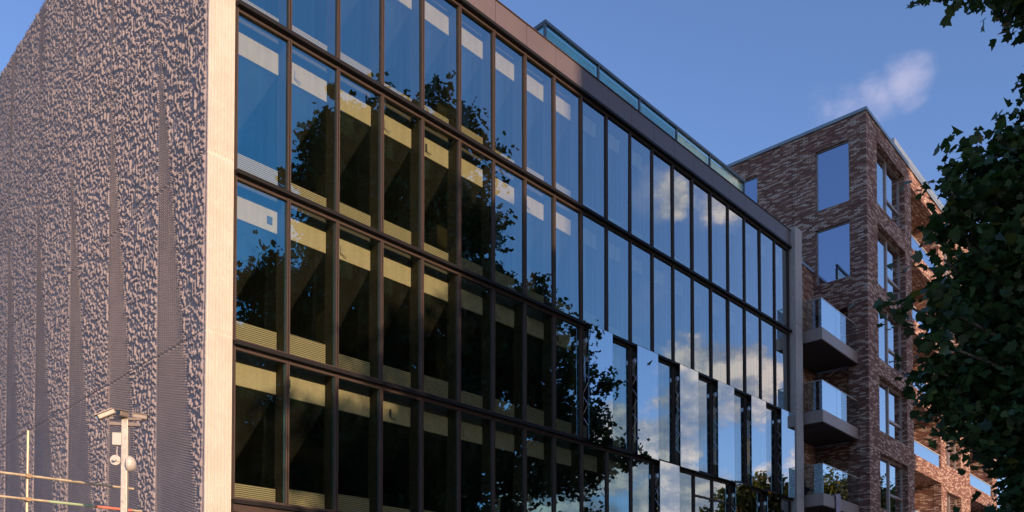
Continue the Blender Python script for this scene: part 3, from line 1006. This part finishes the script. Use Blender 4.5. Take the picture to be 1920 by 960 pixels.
# ------------------------------------------------------------------ scaffold guardrail
sc = tag(empty('scaffold_guardrail', (-4.18, 0.0, 0.13)), 'scaffold tube guardrail with two rails beside the pleated concrete wall', 'scaffolding')
for x, top in ((0.0, 5.46), (-2.4, 5.5), (-4.8, 5.4)):
    MB().tube([(x, 0, 0.02), (x, 0, top)], 0.0245, 12).build('upright', M['scaf'], sc)
    MB().box(x - 0.08, x + 0.08, -0.08, 0.08, 0, 0.02).build('base_plate', M['coupler'], sc)
    for z in (4.62, 4.19):
        MB().box(x - 0.04, x + 0.04, -0.09, 0.035, z - 0.035, z + 0.035).tube([(x - 0.05, -0.03, z + 0.03), (x + 0.06, -0.03, z + 0.03)], 0.012, 6).build('coupler', M['coupler'], sc)
MB().tube([(-6.5, -0.052, 4.56), (1.88, -0.052, 4.64)], 0.0245, 12).build('rail', M['scaf'], sc)
r2 = MB().tube([(-6.5, -0.052, 4.14), (2.05, -0.052, 4.21)], 0.0245, 12).build('rail', M['scaf'], sc)
MB().tube([(1.15, -0.052, 4.2025), (1.85, -0.052, 4.2083)], 0.0262, 12, cap=True).build('tape', M['red'], r2)
MB().tube([(0.35, -0.052, 4.196), (1.149, -0.052, 4.2025)], 0.0258, 12, cap=True).build('tape', M['green_t'], r2)

# ------------------------------------------------------------------ trees
LEAF_PLANE = np.array([(0, -.45), (.22, -.40), (.46, -.26), (.36, -.08), (.52, .16), (.25, .20), (.04, .60), (-.22, .22), (-.44, .26), (-.38, -.04), (-.50, -.20), (-.24, -.38)])
LEAF_SIMPLE = np.array([(0, -.5), (.36, -.2), (.42, .18), (0, .52), (-.42, .18), (-.36, -.2)])
LEAF_STAR = np.array([(0, -.5), (.45, -.25), (.22, .02), (.36, .34), (0, .5), (-.36, .34), (-.22, .02), (-.45, -.25)])


def leaves_mesh(name, centres, size, shape, mat, droop=0.5, seed=1):
    r = np.random.default_rng(seed)
    n = len(centres)
    k = len(shape)
    nv = r.normal(size=(n, 3))
    nv[:, 2] = np.abs(nv[:, 2]) + droop
    nv /= np.linalg.norm(nv, axis=1)[:, None]
    a = r.normal(size=(n, 3))
    u = np.cross(nv, a)
    u /= np.linalg.norm(u, axis=1)[:, None]
    v = np.cross(nv, u)
    s = size * r.uniform(0.45, 1.25, n)
    P = centres[:, None, :] + (u[:, None, :] * shape[None, :, 0, None] + v[:, None, :] * shape[None, :, 1, None]) * s[:, None, None]
    # cup each leaf a little
    P += nv[:, None, :] * (np.abs(shape[:, 0]) * 0.7 - shape[:, 1] * 0.3)[None, :, None] * s[:, None, None] * r.uniform(-1, 1, n)[:, None, None]
    me = bpy.data.meshes.new(name)
    me.vertices.add(n * k)
    me.vertices.foreach_set('co', P.reshape(-1).astype(np.float32))
    me.loops.add(n * k)
    me.loops.foreach_set('vertex_index', np.arange(n * k, dtype=np.int32))
    me.polygons.add(n)
    me.polygons.foreach_set('loop_start', np.arange(0, n * k, k, dtype=np.int32))
    me.update(calc_edges=True)
    me.materials.append(mat)
    return me


def crown(blobs, dens, per, spread, seed, shell=0.55):
    """blobs (x,y,z,r): twig clusters inside each blob -> leaf centres, cluster centres"""
    r = np.random.default_rng(seed)
    cs = []
    for (x, y, z, rad) in blobs:
        n = max(1 if rad < 0.3 else 3, int(dens * rad ** 2.4))
        d = r.normal(size=(n, 3))
        d /= np.linalg.norm(d, axis=1)[:, None]
        rr = rad * (shell + (1 - shell) * r.random(n) ** 0.7) * r.choice([1, 0.7, 0.4], n, p=[.6, .27, .13])
        rr *= 1 + 0.13 * r.normal(size=n)
        p = d * rr[:, None]
        cs.append(p + np.array([x, y, z]))
    cs = np.concatenate(cs)
    L = np.repeat(cs, per, 0)
    off = r.normal(size=L.shape) * spread
    off[:, 2] *= 0.6
    scale = np.repeat(r.uniform(0.5, 1.4, len(cs)), per)
    return L + off * scale[:, None], cs


def tree(name, base, blobs, dens, per, spread, leaf, shape, mat, label, trunk_r, hub, seed, group=None, nbr=60):
    t = tag(empty(name, (base[0], base[1], base[2])), label, 'tree', group)
    L, cs = crown(blobs, dens, per, spread, seed)
    B = np.array(base)
    cr = put('crown', leaves_mesh('crown', L - B, leaf, shape, mat, seed=seed), t)
    rr = random.Random(seed)
    tk = MB()
    hubv = Vector(hub) - Vector(base)
    pts = [Vector((0, 0, 0)), Vector((0.03, 0.02, 0.5)), hubv * 0.35 + Vector((0.1, 0.05, 0)), hubv * 0.7, hubv]
    tk.tube(pts, [trunk_r * 1.35, trunk_r, trunk_r * 0.85, trunk_r * 0.75, trunk_r * 0.6], 14)
    tk.build('trunk', M['bark'], t, smooth=True)
    lb = MB()
    ends = []
    for (x, y, z, rad) in blobs:
        e = Vector((x, y, z)) - Vector(base)
        mid = hubv.lerp(e, 0.5) + Vector((rr.uniform(-.1, .1), rr.uniform(-.1, .1), rr.uniform(0, .12))) * (e - hubv).length
        if z > 10.3 and hubv.z < 5:
            st_ = Vector((8.0, -15.4, 12.2)) - Vector(base)
            lb.tube([st_, st_.lerp(e, 0.5) + Vector((0, 0, 0.15)), e], [trunk_r * .15, trunk_r * .1, trunk_r * .05], 6)
            ends.append((e, rad))
            continue
        lb.tube([hubv, mid, e], [trunk_r * 0.34, trunk_r * 0.16, trunk_r * 0.06], 8)
        ends.append((e, rad))
    idx = rng.permutation(len(cs))[:nbr]
    for i in idx:
        c = Vector(cs[i]) - Vector(base)
        e = min(ends, key=lambda q: (q[0] - c).length / q[1])[0]
        mid = e.lerp(c, 0.5) + Vector((0, 0, rr.uniform(0, .12))) * (c - e).length
        lb.tube([e, mid, c], [trunk_r * 0.06, trunk_r * 0.04, trunk_r * 0.015], 5)
    lb.build('limbs', M['bark'], t, smooth=True)
    return t


blobsR = [(6.6, -14.5, 8.1, 1.8), (5.2, -13.8, 8.6, 0.85), (4.45, -13.6, 8.35, 0.45), (4.15, -13.3, 7.7, 0.45), (4.5, -13.6, 6.9, 0.75), (3.65, -13.3, 6.3, 0.42),
          (3.05, -12.9, 6.35, 0.26), (3.9, -13.3, 4.95, 0.3), (4.1, -13.4, 4.4, .3), (3.75, -13.2, 7.1, 0.2), (3.75, -13.3, 8.05, 0.2), (3.95, -13.2, 4.6, 0.18), (3.35, -13.1, 5.9, 0.25), (4.2, -13.2, 5.6, 0.6), (4.8, -13.8, 5.2, 0.75), (4.45, -13.5, 4.75, 0.33), (3.6, -13.1, 5.5, 0.25), (5.15, -14.1, 4.2, 0.45), (6.4, -14.2, 6.4, 1.8),
          (3.5, -13.6, 10.78, 0.32), (3.9, -13.75, 10.95, 0.36), (4.4, -14.0, 10.95, 0.36), (4.75, -14.15, 10.7, 0.3), (4.9, -14.0, 9.75, .10), (7.1, -15.2, 12.5, 1.66), (8.6, -15.6, 9.5, 2.2), (8.2, -15.0, 6.5, 2.0), (4.9, -14.05, 3.75, 0.5), (5.15, -14.2, 3.3, 0.6), (5.6, -14.4, 3.9, .8), (5.0, -13.9, 4.6, 0.5), (6.2, -14.4, 4.6, 1.2), (5.15, -13.9, 9.3, 0.25), (5.3, -14.0, 7.6, .9), (5.0, -13.8, 6.1, .8)]
tree('plane_tree', (7.4, -15.0, 0.13), blobsR, 76, 25, 0.165, 0.165, LEAF_PLANE, M['leaf'],
     'dark leafy plane tree in front of the brick apartment block', 0.24, (7.2, -14.9, 4.6), 3, nbr=160)
blobsA = [(19.7, -20.1, 26.1, 5.8), (20.9, -17.3, 29.7, 2.3), (18.6, -22.6, 29.7, 2.8), (14.4, -23.1, 19.0, 3.6), (13.2, -22.8, 20.6, 1.6), (22.7, -17.1, 25.5, 1.5),
          (20.3, -19.8, 18.9, 7.2), (24.5, -15.5, 17.1, 4.6), (24.6, -13.9, 20.3, 1.6), (15.7, -23.3, 12.8, 6.2), (21.3, -19.1, 11.1, 7.0), (25.9, -12.8, 12.1, 2.8),
          (26.3, -10.9, 15.8, 0.9), (27.0, -10.3, 11.8, 1.2)]
tree('plane_tree', (20.8, -20.0, 0.13), blobsA, 6.2, 52, 0.42, 0.34, LEAF_STAR, M['leaf_far'],
     'tall broad plane tree mirrored in the office glass', 0.55, (20.6, -20.0, 9.0), 5, nbr=120)


def simple_tree(base, h, rad, seed, mat, label):
    r = random.Random(seed)
    bl = [(base[0], base[1], h * 0.62, rad)]
    for k in range(9):
        a = r.uniform(0, 6.28)
        rr = rad * r.uniform(0.4, 0.75)
        bl.append((base[0] + math.cos(a) * rr, base[1] + math.sin(a) * rr, h * r.uniform(0.42, 0.85), rad * r.uniform(0.35, 0.55)))
    bl.append((base[0] + r.uniform(-.5, .5), base[1], h - rad * 0.35, rad * 0.35))
    tree('street_tree', (*base, 0.13), bl, 8.5, 46, 0.42, 0.36, LEAF_SIMPLE, mat, label, 0.28, (base[0], base[1], h * 0.35), seed, 'street trees', nbr=40)


simple_tree((52.5, -16.0), 15.5, 4.2, 21, M['leaf_gold'], 'gold tinged street tree mirrored low in the last office windows')
simple_tree((73.5, -16.0), 19.0, 4.6, 22, M['leaf_gold'], 'street tree mirrored in the lowest balcony glass')
simple_tree((91.0, -16.5), 20.0, 5.0, 23, M['leaf_far'], 'green street tree mirrored in the lowest front windows of the brick block')

# ------------------------------------------------------------------ unseen blocks added behind the camera to shade the far end
M['tower'] = plain('tower_concrete', (0.33, 0.30, 0.27), 0.85, var=0.1)


def shade_block(name, label, x0, x1, y0, y1, H, fl):
    t = tag(empty(name, ((x0 + x1) / 2, (y0 + y1) / 2, 0.0)), label, 'tower block')
    hx, hy = (x1 - x0) / 2, (y1 - y0) / 2
    MB().box(-hx, hx, -hy, hy, -0.5, H).build('wall', M['tower'], t)
    MB().box(-hx - .2, hx + .2, -hy - .2, hy + .2, H, H + 0.5).build('roof', M['roof'], t)
    m = MB()
    n = int((x1 - x0) / 3.2)
    for k in range(fl):
        z = 1.2 + k * (H - 1.5) / fl
        for i in range(n):
            x = -hx + (i + 0.5) * (x1 - x0) / n
            m.box(x - 0.95, x + 0.95, hy, hy + 0.04, z, z + 1.5)
    w_ = m.build('window_band', M['g_brick'], t)
    return t


shade_block('tower_block', 'tall concrete tower block across the street behind the trees', 1.2, 26.6, -80, -65, 47, 14)
shade_block('low_block', 'lower concrete block beside the tall tower across the street', -5.4, -1.6, -78, -65, 24, 7)
shade_block('mid_block', 'middle height concrete block between the low block and the tall tower', -1.3, 0.9, -79, -65, 31, 9)
simple_tree((2.0, -38.0), 25.0, 6.0, 31, M['leaf_far'], 'large street tree standing behind the viewpoint')  # unseen tree added to soften the shadow edge on the glass front
